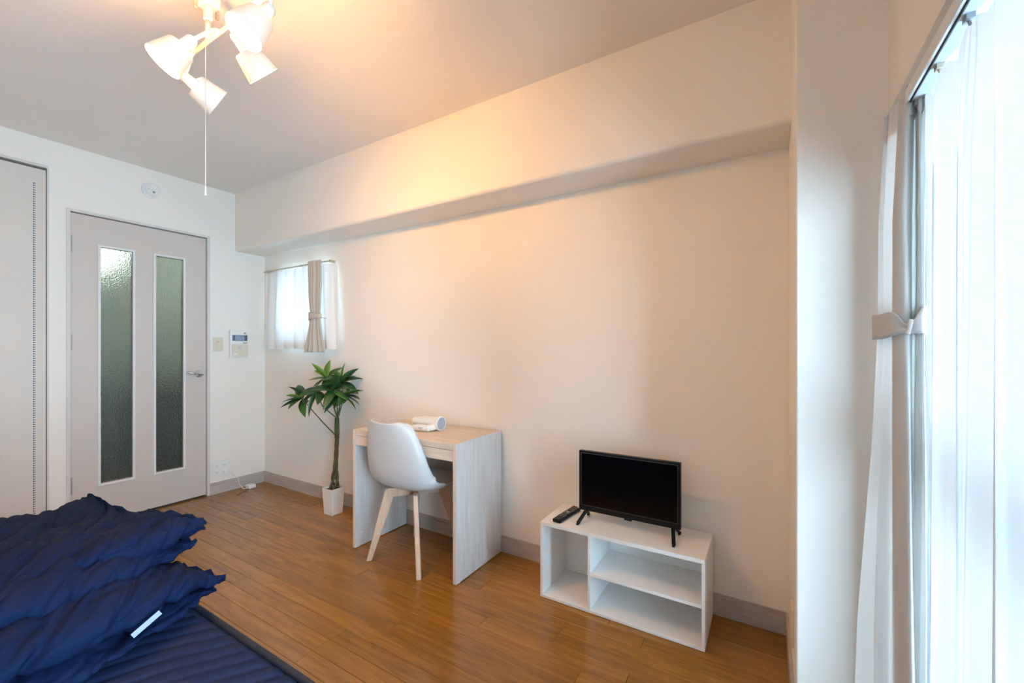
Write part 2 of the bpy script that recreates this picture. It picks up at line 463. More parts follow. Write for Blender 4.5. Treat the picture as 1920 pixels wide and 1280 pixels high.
for y0, y1 in (P1, P2): mb.box(xa, xb, y0, y1, 0.012, PZ[0]).box(xa, xb, y0, y1, PZ[1], 1.991)
leaf = mb.build('door_leaf', 'door', dr)
for y0, y1 in (P1, P2):
    mb = MB(); g = 0.013; x1 = XL + 0.001
    mb.box(xb - 0.004, x1, y0 - g, y0 + 0.002, PZ[0] - g - 0.003, PZ[1] + g).box(xb - 0.004, x1, y1 - 0.002, y1 + g, PZ[0] - g - 0.003, PZ[1] + g)
    mb.box(xb - 0.004, x1, y0, y1, PZ[1] - 0.002, PZ[1] + g).box(xb - 0.004, x1, y0, y1, PZ[0] - g - 0.003, PZ[0] + 0.002)
    mb.build('glazing_bead', 'bead', dr, bevel=0.003)
    box(XL - 0.030, XL - 0.025, y0, y1, PZ[0], PZ[1]).build('pane', 'frosted', dr)
for z0, z1 in ((1.745, 1.848), (1.129, 1.230), (0.229, 0.332)):
    mb = MB(); mb.tube([(XL + 0.002, 0.8155, z0), (XL + 0.002, 0.8155, z1)], 0.0055, 10)
    for k in range(1, 4):
        zz = lerp(z0, z1, k / 4); mb.tube([(XL + 0.002, 0.8155, zz - 0.0015), (XL + 0.002, 0.8155, zz + 0.0015)], 0.0063, 10)
    mb.box(XL - 0.0075, XL - 0.0055, 0.819, 0.8235, z0, z1)
    mb.build('hinge', 'hinge', dr, smooth=True, auto=40)
hd = MB(); Mx = Matrix.Translation((XL - 0.008, 1.512, 0.949)) @ Matrix.Rotation(math.pi / 2, 4, 'Y')
hd.lathe([(0.0, 0.0), (0.026, 0.0), (0.026, 0.006), (0.022, 0.010), (0.0, 0.010)], 28, Mx)
hd.lathe([(0.010, 0.008), (0.010, 0.045), (0.012, 0.052), (0.0, 0.055)], 18, Mx)
hd.tube(curve([(XL + 0.038, 1.515, 0.950), (XL + 0.043, 1.49, 0.953), (XL + 0.042, 1.455, 0.957), (XL + 0.036, 1.425, 0.962)], 5), [0.010] * 6 + [0.008] * 5 + [0.0065] * 5, 12)
hd.build('door_handle', 'chrome', dr, smooth=True, auto=50)

# hallway seen through the frosted panes
hx0 = -6.0
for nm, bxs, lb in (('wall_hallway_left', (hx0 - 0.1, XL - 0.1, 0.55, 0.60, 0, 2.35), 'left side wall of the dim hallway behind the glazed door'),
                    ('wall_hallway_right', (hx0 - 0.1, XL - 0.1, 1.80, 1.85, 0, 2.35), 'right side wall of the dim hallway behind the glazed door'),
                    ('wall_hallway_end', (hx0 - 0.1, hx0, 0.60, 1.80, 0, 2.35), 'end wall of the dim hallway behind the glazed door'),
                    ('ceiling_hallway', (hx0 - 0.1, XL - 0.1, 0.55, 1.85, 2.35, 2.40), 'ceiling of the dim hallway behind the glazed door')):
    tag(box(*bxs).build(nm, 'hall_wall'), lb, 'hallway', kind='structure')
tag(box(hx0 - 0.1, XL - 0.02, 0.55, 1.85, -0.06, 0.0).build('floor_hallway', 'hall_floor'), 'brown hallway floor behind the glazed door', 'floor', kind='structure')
hl = empty('hall_lamp', (-4.75, 1.17, 2.35), 'lit hallway lamp blurred behind the top of the left frosted pane', 'lamp')
T = Matrix.Translation((-4.75, 1.17, 0))
mb = MB(); mb.lathe([(0.0, 2.35), (0.06, 2.35), (0.06, 2.325), (0.0, 2.325)], 24, T); mb.build('base', 'lamp_white', hl)
mb = MB(); mb.tube([(-4.75, 1.17, 2.325), (-4.75, 1.17, 2.07)], 0.008, 10); mb.build('stem', 'lamp_white', hl)
mb = MB(); mb.lathe([(0.012, 2.07), (0.06, 2.05), (0.085, 1.99), (0.075, 1.93), (0.04, 1.895), (0.0, 1.885)], 24, T); mb.build('globe', 'hall_bulb', hl, smooth=True)
kc = empty('hall_cabinet', (-5.2, 1.60, 0), 'dark low cabinet in the hallway blurred behind the right frosted pane', 'cabinet')
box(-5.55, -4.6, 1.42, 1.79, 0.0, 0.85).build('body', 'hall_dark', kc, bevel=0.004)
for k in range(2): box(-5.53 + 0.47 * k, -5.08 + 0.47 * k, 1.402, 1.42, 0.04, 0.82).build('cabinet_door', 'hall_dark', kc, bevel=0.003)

# ------------------------------------------------------------------ closet (door_2)
cl = empty('door_2', (XL, 0.2, 0), 'tall cream closet panel with a perforated strip beside the glazed door', 'closet door', kind='structure')
box(XL - 0.04, XL - 0.006, YF, 0.7125, 0.004, 2.2125).build('panel', 'closet', cl, bevel=0.002)
mb = MB(); mb.box(XL - 0.1, XL + 0.004, YF, 0.719, 2.2255, 2.241).box(XL - 0.1, XL + 0.003, 0.715, 0.7225, 0, 2.2255)
mb.build('closet_frame', 'trim', cl)
mb = MB(); mb.box(XL - 0.1, XL - 0.05, YF, 0.715, 0, 2.2255); mb.build('closet_back', 'dark_gap', cl)
box(XL - 0.1, XL, YF - 0.02, 0.719, -0.06, 0.0).build('closet_sill', 'trim', cl)
box(XL - 0.1, XL - 0.05, YF - 0.02, YF, 0, 2.2255).build('closet_end', 'dark_gap', cl)
st = MB().box(XL - 0.006, XL - 0.0045, 0.6565, 0.672, 0.126, 2.130).build('perforated_strip', 'bead', cl)
mb = MB()
for c in (0.6595, 0.6655):
    z = 0.132
    while z < 2.124:
        mb.box(XL - 0.0046, XL - 0.0040, c, c + 0.0038, z, z + 0.0085); z += 0.0135
tag(mb.build('slots', 'dark_gap', st), kind='stuff')

# ------------------------------------------------------------------ small wall fittings on the door wall
sd = empty('smoke_detector', (XL, 1.216, 2.253), 'round white alarm mounted high above the glazed door', 'detector')
Mx = Matrix.Translation((XL, 1.216, 2.253)) @ Matrix.Rotation(math.pi / 2, 4, 'Y')
mb = MB(); mb.lathe([(0.0, 0.0), (0.054, 0.0), (0.054, 0.012), (0.050, 0.016), (0.0, 0.016)], 36, Mx); mb.build('base', 'white_plastic', sd, smooth=True, auto=35)
mb = MB(); mb.lathe([(0.044, 0.016), (0.043, 0.030), (0.037, 0.038), (0.0, 0.040)], 36, Mx); mb.build('cover', 'white_plastic', sd, smooth=True, auto=50)
mb = MB(); mb.lathe([(0.008, 0.0), (0.008, 0.0025), (0.0, 0.003)], 16, Mx @ Matrix.Translation((0.018, 0.004, 0.0385))); mb.build('sensor', 'grey_plastic', sd, smooth=True)
for dz in (-0.016, 0.004):
    mb = MB(); mb.lathe([(0.0035, 0.0), (0.0035, 0.002), (0.0, 0.002)], 10, Mx @ Matrix.Translation((0.004, dz - 0.010, 0.0385))); mb.build('indicator', 'rail_grey', sd)

sw = empty('light_switch', (XL, 1.638, 1.177), 'cream wall switch plate between door and intercom', 'switch')
box(XL, XL + 0.007, 1.604, 1.672, 1.122, 1.232).build('plate', 'cream_plastic', sw, bevel=0.002)
box(XL + 0.007, XL + 0.011, 1.622, 1.654, 1.150, 1.204).build('rocker', 'cream_plastic', sw, bevel=0.0015)
box(XL + 0.011, XL + 0.012, 1.632, 1.638, 1.190, 1.199).build('indicator', 'grey_plastic', sw)

ic = empty('intercom', (XL, 1.79, 1.17), 'white wall intercom with a small dark display', 'intercom')
box(XL, XL + 0.030, 1.715, 1.850, 1.070, 1.290).build('body', 'white_plastic', ic, bevel=0.004)
box(XL + 0.030, XL + 0.0335, 1.722, 1.845, 1.182, 1.284).build('face_plate', 'white_plastic', ic, bevel=0.001)
s_ = box(XL + 0.0335, XL + 0.0350, 1.728, 1.842, 1.205, 1.252).build('display', 'lcd', ic)
box(XL + 0.0350, XL + 0.0356, 1.748, 1.818, 1.209, 1.248).build('display_window', 'lcd_light', s_)
mb = MB(); mb.lathe([(0.008, 0), (0.008, 0.003), (0, 0.0035)], 16, Matrix.Translation((XL + 0.0335, 1.822, 1.268)) @ Matrix.Rotation(math.pi / 2, 4, 'Y')); mb.build('lens', 'grey_plastic', ic, smooth=True)
box(XL + 0.0335, XL + 0.0355, 1.808, 1.838, 1.184, 1.193).build('button', 'grey_plastic', ic)
box(XL + 0.030, XL + 0.0325, 1.722, 1.845, 1.076, 1.176).build('lower_panel', 'cream_plastic', ic, bevel=0.001)
for k in range(5): box(XL + 0.0325, XL + 0.0330, 1.765, 1.800, 1.135 + 0.006 * k, 1.138 + 0.006 * k).build('speaker_slot', 'rail_grey', ic)
box(XL + 0.0325, XL + 0.0345, 1.735, 1.765, 1.090, 1.102).build('button', 'white_plastic', ic)

ou = empty('wall_outlet', (XL, 1.656, 0.19), 'white double power outlet low beside the door', 'outlet')
box(XL, XL + 0.007, 1.600, 1.712, 0.132, 0.252).build('plate', 'white_plastic', ou, bevel=0.002)
for yc in (1.628, 1.682):
    for zc in (0.165, 0.215):
        q = box(XL + 0.007, XL + 0.009, yc - 0.017, yc + 0.017, zc - 0.017, zc + 0.017).build('socket', 'white_plastic', ou, bevel=0.001)
        mb = MB(); mb.box(XL + 0.009, XL + 0.0094, yc - 0.008, yc - 0.005, zc - 0.006, zc + 0.006).box(XL + 0.009, XL + 0.0094, yc + 0.005, yc + 0.008, zc - 0.006, zc + 0.006)
        mb.build('slots', 'grey_plastic', q)
pc = empty('power_cord', (XL + 0.03, 1.69, 0.16), 'thin white cord with plug running from outlet to floor', 'cord')
box(XL + 0.0096, XL + 0.032, 1.672, 1.694, 0.152, 0.176).build('plug', 'white_plastic', pc, bevel=0.004)
mb = MB(); mb.tube(curve([(XL + 0.030, 1.684, 0.163), (XL + 0.045, 1.71, 0.155), (XL + 0.03, 1.745, 0.115), (XL + 0.022, 1.775, 0.085), (XL + 0.022, 1.787, 0.035), (XL + 0.05, 1.80, 0.004), (XL + 0.09, 1.815, 0.004)], 6), 0.0026, 8)
mb.build('cable', 'white_plastic', pc, smooth=True)
box(XL + 0.055, XL + 0.115, 1.815, 1.870, 0.0, 0.030).build('adapter', 'white_plastic', pc, bevel=0.006)
mb = MB(); mb.tube(curve([(XL + 0.09, 1.82, 0.004), (XL + 0.13, 1.775, 0.003), (XL + 0.17, 1.72, 0.003), (XL + 0.19, 1.69, 0.003)], 5), 0.002, 8); mb.build('cable', 'soil', pc, smooth=True)

op = empty('column_outlet', (XP, 1.66, 0.24), 'beige outlet plate low on the side of the column', 'outlet')
box(XP - 0.007, XP, 1.612, 1.686, 0.180, 0.300).build('plate', 'cream_plastic', op, bevel=0.002)
for zc in (0.215, 0.262): box(XP - 0.009, XP - 0.007, 1.632, 1.666, zc - 0.017, zc + 0.017).build('socket', 'cream_plastic', op, bevel=0.001)

# ------------------------------------------------------------------ small window in the long wall (window_1)
w1 = empty('window_1', ((WX0 + WX1) / 2, YB, WZ0), 'small bright window beside the corner', 'window', kind='structure')
mb = MB(); fy0, fy1, t = YB + 0.07, YB + 0.11, 0.028
mb.box(WX0, WX0 + t, fy0, fy1, WZ0, WZ1).box(WX1 - t, WX1, fy0, fy1, WZ0, WZ1)
mb.box(WX0 + t, WX1 - t, fy0, fy1, WZ0, WZ0 + t).box(WX0 + t, WX1 - t, fy0, fy1, WZ1 - t, WZ1)
mb.build('window_frame', 'alu', w1, bevel=0.002)
xm = (WX0 + WX1) / 2
box(xm - 0.014, xm + 0.014, fy0 + 0.005, fy1 - 0.005, WZ0 + t, WZ1 - t).build('meeting_stile', 'alu', w1, bevel=0.002)
for a, b in ((WX0 + t, xm - 0.014), (xm + 0.014, WX1 - t)): box(a, b, YB + 0.088, YB + 0.092, WZ0 + t, WZ1 - t).build('pane', 'window_glass', w1)
box(WX0, WX1, YB - 0.012, YB + 0.07, WZ0 - 0.012, WZ0).build('window_sill', 'board_white', w1, bevel=0.002)

cr = empty('curtain_rod', (-3.2, 1.95, 1.787), 'slim beige curtain rail over the small window', 'curtain rail')
mb = MB(); mb.tube([(-3.635, 1.955, 1.787), (-2.745, 1.955, 1.787)], 0.0055, 10); mb.build('rail', 'rail_beige', cr, smooth=True, auto=40)
for x in (-3.60, -3.12, -2.765): box(x - 0.006, x + 0.006, 1.958, YB, 1.780, 1.798).build('bracket', 'rail_beige', cr)
for k in range(9):
    x = -3.60 + k * 0.075
    mb = MB(); mb.tube([(x, 1.955, 1.783), (x, 1.953, 1.772)], 0.002, 6); mb.build('hook', 'rail_white', cr)

# sheer on the small window
def small_sheer(u, v):
    z = lerp(1.776, 1.137, v)
    x = lerp(lerp(-3.612, -3.632, v), lerp(-2.715, -2.640, v ** 0.8), u)
    amp = lerp(0.006, 0.014, min(1, v * 2.2))
    ph = 2 * math.pi * 7.5 * u
    y_ = 1.953 + amp * math.sin(ph + 0.7 * math.sin(3 * v)) - 0.008 * v
    if u > 0.88: y_ = lerp(y_, 1.985 - 0.03 * v, (u - 0.88) / 0.12)
    x += 0.012 * math.cos(ph) * v
    if v < 0.06: z -= 0.006 * (0.5 + 0.5 * math.cos(ph))
    return (x, min(y_, 1.990), z)
so = MB().grid(small_sheer, 140, 26).build('sheer_curtain', 'sheer_small', smooth=True)
tag(so, 'short white sheer curtain hanging over the small window', 'sheer curtain')
mb = MB(); mb.grid(lambda u, v: tuple(Vector(small_sheer(u, lerp(0.925, 1.0, v))) + Vector((0, -0.0015, 0))), 140, 3); mb.build('hem', 'sheer_small', so, smooth=True)

def small_drape(u, v):
    z = lerp(1.790, 1.114, v)
    vs_, L, R = [0, 0.25, 0.50, 0.60, 0.72, 1.0], [-2.945, -2.940, -2.925, -2.915, -2.935, -2.995], [-2.785, -2.775, -2.790, -2.800, -2.785, -2.735]
    x = lerp(interp(vs_, L, v), interp(vs_, R, v), u)
    amp = interp([0, 0.3, 0.6, 1], [0.010, 0.013, 0.010, 0.016], v)
    y_ = 1.898 + amp * math.sin(2 * math.pi * 4.5 * u + 0.6) + 0.006 * math.sin(2 * math.pi * 1.5 * u)
    return (x, y_ + 0.006 * smoothstep(0.4, 0.6, v) - 0.010 * v, z)
dp = empty('drape_curtain', (-2.865, 1.92, 1.114), 'short beige drape tied back at the right of the small window', 'curtain')
MB().grid(small_drape, 110, 40).build('cloth', 'drape_beige', dp, smooth=True, solid=0.002)
def small_tie(u, v):
    a = 2 * math.pi * u
    return (-2.858 + 0.068 * math.cos(a), 1.904 + 0.026 * math.sin(a), lerp(1.362, 1.410, v) + 0.008 * math.cos(a) * (1 - 2 * v) - 0.004)
MB().grid(small_tie, 40, 4, closed_u=True).build('tieback', 'drape_beige', dp, smooth=True, solid=0.002)
mb = MB(); mb.tube(curve([(-2.80, 1.904, 1.372), (-2.77, 1.945, 1.362), (-2.745, 1.98, 1.358), (-2.738, 1.998, 1.358)], 5), 0.0035, 8); mb.build('tie_cord', 'drape_beige', dp, smooth=True)

# ------------------------------------------------------------------ balcony window (window_2)
w2 = empty('window_2', (XW + 0.08, 0.55, 0), 'tall sliding balcony window behind the sheer curtain', 'window', kind='structure')
gx = XW + 0.075
mb = MB(); t = 0.030
mb.box(gx - 0.025, gx + 0.065, OY0, OY0 + t, 0, OZ).box(gx - 0.025, gx + 0.065, OY1 - t, OY1, 0, OZ)
mb.box(gx - 0.025, gx + 0.065, OY0 + t, OY1 - t, 0, 0.03).box(gx - 0.025, gx + 0.065, OY0 + t, OY1 - t, OZ - 0.03, OZ)
mb.build('window_frame', 'alu', w2, bevel=0.002)
ym = (OY0 + OY1) / 2
for k, (a, b) in enumerate(((OY0 + t, ym + 0.02), (ym - 0.02, OY1 - t))):
    xx = gx - 0.012 + 0.034 * k
    mb = MB()
    mb.box(xx, xx + 0.026, a, a + 0.04, 0.03, OZ - 0.03).box(xx, xx + 0.026, b - 0.04, b, 0.03, OZ - 0.03)
    mb.box(xx, xx + 0.026, a + 0.04, b - 0.04, 0.03, 0.09).box(xx, xx + 0.026, a + 0.04, b - 0.04, OZ - 0.075, OZ - 0.03)
    mb.box(xx, xx + 0.026, a + 0.04, b - 0.04, 0.875, 0.945)
    s_ = mb.build('sash', 'alu', w2, bevel=0.002)
    for z0, z1 in ((0.09, 0.875), (0.945, OZ - 0.075)): box(xx + 0.011, xx + 0.015, a + 0.04, b - 0.04, z0, z1).build('pane', 'window_glass', s_)
tag(box(XW + 0.06, XW + 1.4, OY0 - 0.6, YP + 0.6, -0.10, -0.04).build('floor_balcony', 'balcony'), 'grey concrete balcony floor outside the tall window', 'balcony', kind='structure')
# casing around the opening
mb = MB(); mb.box(XW - 0.010, XW, OY0, YP - 0.002, OZ, 1.764)
tag(mb.build('trim_1', 'rail_grey', bevel=0.001), 'pale casing board above the balcony window', 'window casing', kind='structure')

rl = empty('curtain_rail', (0.25, 0.55, 1.665), 'white double curtain rail above the balcony window', 'curtain rail')
def rail(x0, x1, mat, z0, z1, nm='rail'):
    return box(x0, x1, -0.38, 1.118, z0, z1).build(nm, mat, rl, bevel=0.0015)
rail(0.2325, 0.2385, 'rail_white', 1.6205, 1.6455)
rail(0.2387, 0.2412, 'black_line', 1.6190, 1.630, 'slot')
rail(0.2414, 0.2720, 'rail_grey', 1.6215, 1.640)
for yy in (1.09, 0.50, -0.05): box(0.2720, 0.275, yy - 0.012, yy + 0.012, 1.62, 1.70).build('bracket', 'rail_grey', rl)
for k in range(10):
    yy = 1.125 - 0.125 * k
    mb = MB(); mb.box(0.247, 0.257, yy - 0.008, yy + 0.008, 1.6135, 1.6215); mb.tube([(0.252, yy, 1.6135), (0.252, yy - 0.004, 1.606)], 0.0022, 6)
    mb.build('glider', 'rail_beige' if k % 2 else 'grey_plastic', rl)

# drape tied back against the column
DPATH = [(0.246, 1.300), (0.2167, 1.262), (0.2290, 1.240), (0.2190, 1.208), (0.2320, 1.190), (0.2185, 1.150), (0.2347, 1.110), (0.2560, 1.165), (0.2500, 1.125), (0.2600, 1.140), (0.2575, 1.100)]
DW = [0.6, 1.0, 0.75, 0.50, 0.20, -0.20, -0.25, 0, 0, 0, 0]
def drape_row(z):
    k = interp([0.0, 0.5, 0.9, 1.18, 1.40, 1.66], [2.05, 1.77, 1.30, 1.05, 1.0, 0.74], z)
    pts = []
    for i, ((x, y_), w_) in enumerate(zip(DPATH, DW)):
        kk = 1 + (k - 1) * (w_ if k > 1 else 1.0)
        pts.append(Vector((0.262 - (0.262 - x) * kk, y_ + (0.012 * math.sin(i * 1.7 + z * 2.2) if 0 < i < 10 else 0), 0)))
    return pts
def drape_fn(nu):
    rows = {}
    def fn(u, v):
        z = lerp(1.656, 0.012, v); key = round(z, 5)
        if key not in rows: rows[key] = curve(drape_row(z), 12)
        r = rows[key]; f = u * (len(r) - 1); i = min(int(f), len(r) - 2); p = r[i].lerp(r[i + 1], f - i)
        return (p.x + 0.0012 * math.sin(40 * u + 9 * v), p.y, z)
    return fn
dr2 = empty('drape_curtain', (0.24, 1.20, 0.0), 'long pale grey drape gathered by a tieback next to the column', 'curtain')
MB().grid(drape_fn(120), 120, 70).build('cloth', 'drape', dr2, smooth=True, solid=0.0025)
def header_pt(u, v):
    p = Vector(drape_fn_h(u, 0.0)); q = Vector(drape_fn_h(min(1, u + 0.01), 0)) - p
    n = Vector((q.y, -q.x, 0)); n = n.normalized() if n.length > 1e-6 else Vector((-1, 0, 0))
    if n.y > 0: n = -n
    return tuple(p + n * 0.0022 + Vector((0, 0, lerp(0.001, -0.060, v))))
drape_fn_h = drape_fn(120)
MB().grid(header_pt, 120, 3).build('heading_tape', 'drape', dr2, smooth=True)
def tie_pt(u, v):
    a = 2 * math.pi * u - math.pi                        # a = -pi/2 faces the bed
    pin = math.exp(-((a + math.pi / 2 + 0.18) / 0.42) ** 2)
    x = 0.2375 + 0.0365 * math.cos(a); y_ = 1.198 + (0.116 - 0.010 * pin) * math.sin(a)
    h = lerp(0.026, 0.008, pin)
    zc = 1.186 - 0.010 * pin + 0.004 * math.cos(a)
    return (x, y_ + 0.006 * pin * (1 - abs(2 * v - 1)), zc + (v - 0.5) * 2 * h + 0.002 * math.sin(a * 5))
MB().grid(tie_pt, 96, 6, closed_u=True).build('tieback', 'drape', dr2, smooth=True, solid=0.003)
mb = MB(); mb.tube(curve([(0.2350, 1.088, 1.190), (0.2325, 1.086, 1.176), (0.2305, 1.088, 1.162)], 5), 0.0035, 8); mb.build('tie_ring', 'rail_white', dr2, smooth=True)

# long sheer on the balcony window
SH_Y0, SH_Y1 = 1.083, 0.64
def sheer_pt(u, v):
    top = 1.612; z = lerp(top, 0.015, v)
    y0 = lerp(SH_Y0, SH_Y0 - 0.005, v)
    npl = 4.0
    ph = 2 * math.pi * npl * u + 0.5 * math.sin(5.1 * u + 2 * v) + 0.35 * math.sin(9.7 * u) * v
    A = interp([0, 0.06, 0.2, 1.0], [0.006, 0.012, 0.014, 0.020], v)
    x = 0.2545 + 0.75 * A * math.sin(ph) + 0.004 * math.sin(2 * math.pi * 13 * u + 2 * v) * v
    y_ = lerp(y0, SH_Y1, u) + 0.020 * math.cos(ph) * smoothstep(0.0, 0.12, v)
    z -= (1 - smoothstep(0.0, 0.10, v)) * 0.030 * (0.5 - 0.5 * math.cos(ph * 1.0))
    return (min(x, 0.2765), min(y_, 1.092), z)
sh = MB().grid(sheer_pt, 240, 60, uvfn=lambda u, v: (u, v)).build('sheer_curtain', 'sheer', smooth=True)
tag(sh, 'long white translucent sheer curtain glowing in the balcony window', 'sheer curtain')

# ------------------------------------------------------------------ ceiling spot lamp
lp = empty('ceiling_lamp', (-1.655, 0.70, H), 'white ceiling lamp with four lit spot heads and a pull cord', 'lamp')
T = Matrix.Translation((-1.655, 0.70, 0))
mb = MB(); mb.lathe([(0.0, 2.40), (0.052, 2.40), (0.052, 2.372), (0.044, 2.362), (0.0, 2.362)], 32, T); mb.build('ceiling_rose', 'lamp_white', lp, smooth=True, auto=35)
mb = MB(); mb.box(-1.685, -1.625, 0.672, 0.728, 2.318, 2.362).box(-1.668, -1.642, 0.688, 0.712, 2.27, 2.318); mb.build('adapter_block', 'lamp_white', lp, bevel=0.006)
for y_ in (0.662, 0.728): mb = MB(); mb.box(-1.672, -1.662, y_, y_ + 0.010, 2.300, 2.332); mb.build('latch', 'rail_beige', lp, bevel=0.002)
mb = MB(); mb.tube([(-1.655, 0.70, 2.275), (-1.655, 0.70, 2.205)], 0.008, 12); mb.build('stem', 'lamp_white', lp, smooth=True)
mb = MB(); mb.tube([(-1.775, 0.70, 2.20), (-1.235, 0.70, 2.20)], 0.0075, 12); mb.build('bar', 'lamp_white', lp, smooth=True)
mb = MB(); mb.tube([(-1.655, 0.692, 2.20), (-1.655, 0.692, 1.695)], 0.0011, 6); cd = mb.build('pull_cord', 'rail_grey', lp)
mb = MB(); mb.tube([(-1.655, 0.692, 1.692), (-1.655, 0.692, 1.664)], [0.0022, 0.0032], 8); mb.build('cord_grip', 'cream_plastic', cd)
heads = [((-1.255, 0.618, 2.019), (-0.163, -0.519, -0.839)),
         ((-1.594, 0.550, 2.018), (-0.272, -0.538, -0.798)),
         ((-1.695, 0.749, 2.019), (0.148, 0.877, -0.457)),
         ((-1.453, 0.779, 2.054), (-0.005, 0.739, -0.673))]
bar_x = (-1.245, -1.57, -1.74, -1.45)
for (op_, ax), bx_ in zip(heads, bar_x):
    A = Vector(ax).normalized(); O = Vector(op_)
    Mh = Matrix.Translation(O) @ A.to_track_quat('Z', 'Y').to_matrix().to_4x4()
    mb = MB(); mb.lathe([(0.052, 0.0), (0.0530, -0.001), (0.0400, -0.072), (0.0375, -0.076), (0.0365, -0.075), (0.0388, -0.071), (0.0508, 0.0)], 40, Mh)
    sh_ = mb.build('shade', 'lamp_shade', lp, smooth=True, auto=50)
    mb = MB(); mb.lathe([(0.0, -0.128), (0.012, -0.128), (0.017, -0.120), (0.0165, -0.100), (0.0175, -0.088), (0.0175, -0.080), (0.0150, -0.078), (0.0140, -0.066), (0.0, -0.066)], 28, Mh); mb.build('socket', 'lamp_white', sh_, smooth=True, auto=45)
    for k in range(3):
        an = 2 * math.pi * k / 3
        e = Mh @ Vector((0.016 * math.cos(an), 0.016 * math.sin(an), -0.084)); f = Mh @ Vector((0.0385 * math.cos(an), 0.0385 * math.sin(an), -0.0735))
        MB().tube([e, f], 0.0020, 6).build('shade_clip', 'lamp_white', sh_)
    mb = MB()
    pts = []
    for k in range(0, 61):
        t = k / 60; an = 2 * math.pi * 3.0 * t
        pts.append(Mh @ Vector((0.017 * math.cos(an), 0.017 * math.sin(an), lerp(-0.064, -0.018, t))))
    mb.tube(pts, 0.0052, 8); mb.build('bulb', 'bulb', sh_, smooth=True)
    piv = O - A * 0.112
    mb = MB(); mb.tube(curve([(bx_, 0.70, 2.20), (lerp(bx_, piv.x, 0.4), lerp(0.70, piv.y, 0.3), 2.185), tuple(piv)], 6), 0.0062, 10)
    mb.build('swivel_arm', 'lamp_white', sh_, smooth=True)

# ------------------------------------------------------------------ desk
dx0, dx1, dy0, dy1, dz = -2.0274, -1.2766, 1.5866, 1.985, 0.6795
dk = empty('desk', (-1.652, 1.786, 0), 'pale washed-oak desk with panel sides against the long wall', 'desk')
box(dx0 + 0.0205, dx1 - 0.0205, dy0 + 0.0005, dy1, dz - 0.032, dz).build('desktop', 'desk_top', dk, bevel=0.0012)
for a, b in ((dx0, dx0 + 0.020), (dx1 - 0.020, dx1)):
    s_ = box(a, b, dy0 + 0.0008, dy1, 0.004, dz).build('side_panel', 'desk_side', dk, bevel=0.001)
    box(a, b, dy0, dy0 + 0.0008, 0.004, dz).build('edge_band', 'desk_edge', s_)
    for yy in (dy0 + 0.03, dy1 - 0.03):
        mb = MB(); mb.lathe([(0.008, 0), (0.008, 0.004)], 12, Matrix.Translation(((a + b) / 2, yy, 0)), True, True); mb.build('glide', 'grey_plastic', s_)
dw = box(dx0 + 0.022, dx1 - 0.022, dy0 + 0.002, dy0 + 0.018, dz - 0.088, dz - 0.034).build('drawer_front', 'desk_top', dk, bevel=0.001)
mb = MB(); mb.box(dx0 + 0.03, dx1 - 0.03, dy0 + 0.018, dy1 - 0.06, dz - 0.082, dz - 0.076); mb.build('drawer_bottom', 'desk_edge', dw)
box(dx0 + 0.0205, dx1 - 0.0205, dy1 - 0.040, dy1 - 0.024, 0.40, dz - 0.033).build('back_panel', 'desk_side', dk, bevel=0.001)
mb = MB()
Mx = Matrix.Translation((dx0 + 0.020, dy0 + 0.045, 0.080)) @ Matrix.Rotation(math.pi / 2, 4, 'Y')
mb.lathe([(0.006, 0), (0.006, 0.001), (0.0, 0.0015)], 14, Mx); mb.build('cam_cover', 'board_white', dk)

# ------------------------------------------------------------------ chair
cx, cy = -1.653, 1.713
ch = empty('chair', (cx, cy, 0), 'white shell chair with beech legs pushed under the desk', 'chair')
prof_y = [1.458, 1.468, 1.482, 1.497, 1.513, 1.545, 1.610, 1.700, 1.800, 1.880, 1.925]
prof_z = [0.766, 0.735, 0.670, 0.590, 0.500, 0.430, 0.402, 0.398, 0.405, 0.412, 0.402]
half_w = [0.114, 0.147, 0.178, 0.200, 0.216, 0.229, 0.236, 0.236, 0.232, 0.222, 0.205]
edge_o = [0.062, 0.062, 0.062, 0.066, 0.078, 0.088, 0.062, 0.042, 0.030, 0.018, 0.006]
PV = [Vector((0, a, b)) for a, b in zip(prof_y, prof_z)]
PC = curve(PV, 5); nP = len(PC)
tt = [k / (len(prof_y) - 1) for k in range(len(prof_y))]
def shell_pt(u, v):
    f = v * (nP - 1); i = min(int(f), nP - 2); p = PC[i].lerp(PC[i + 1], f - i)
    tan = (PC[min(i + 2, nP - 1)] - PC[max(i - 1, 0)]).normalized()
    nrm = Vector((0, -tan.z, tan.y))                     # towards the sitter
    s = 2 * u - 1
    wd = interp(tt, half_w, v); eo = interp(tt, edge_o, v)
    e = abs(s) ** 2.4
    crown = 0.0
    if v < 0.12: crown = -0.020 * smoothstep(0.62, 1.0, abs(s)) * (1 - v / 0.12)
    x = math.sin(s * math.pi / 2 * 0.92) / math.sin(math.pi / 2 * 0.92) * wd
    return (cx + x, p.y + nrm.y * eo * e, p.z + nrm.z * eo * e + crown)
MB().grid(shell_pt, 36, 60).build('shell', 'shell', ch, smooth=True, solid=0.010, bevel=0.0)
def pad_pt(u, v):
    vv = lerp(0.52, 0.97, v); q = Vector(shell_pt(lerp(0.10, 0.90, u), vv))
    b = (1 - (2 * u - 1) ** 4) * (1 - (2 * v - 1) ** 4)
    return (q.x, q.y, q.z + 0.006 + 0.024 * b)
MB().grid(pad_pt, 20, 20).build('seat_cushion', 'cushion', ch, smooth=True, solid=0.006)
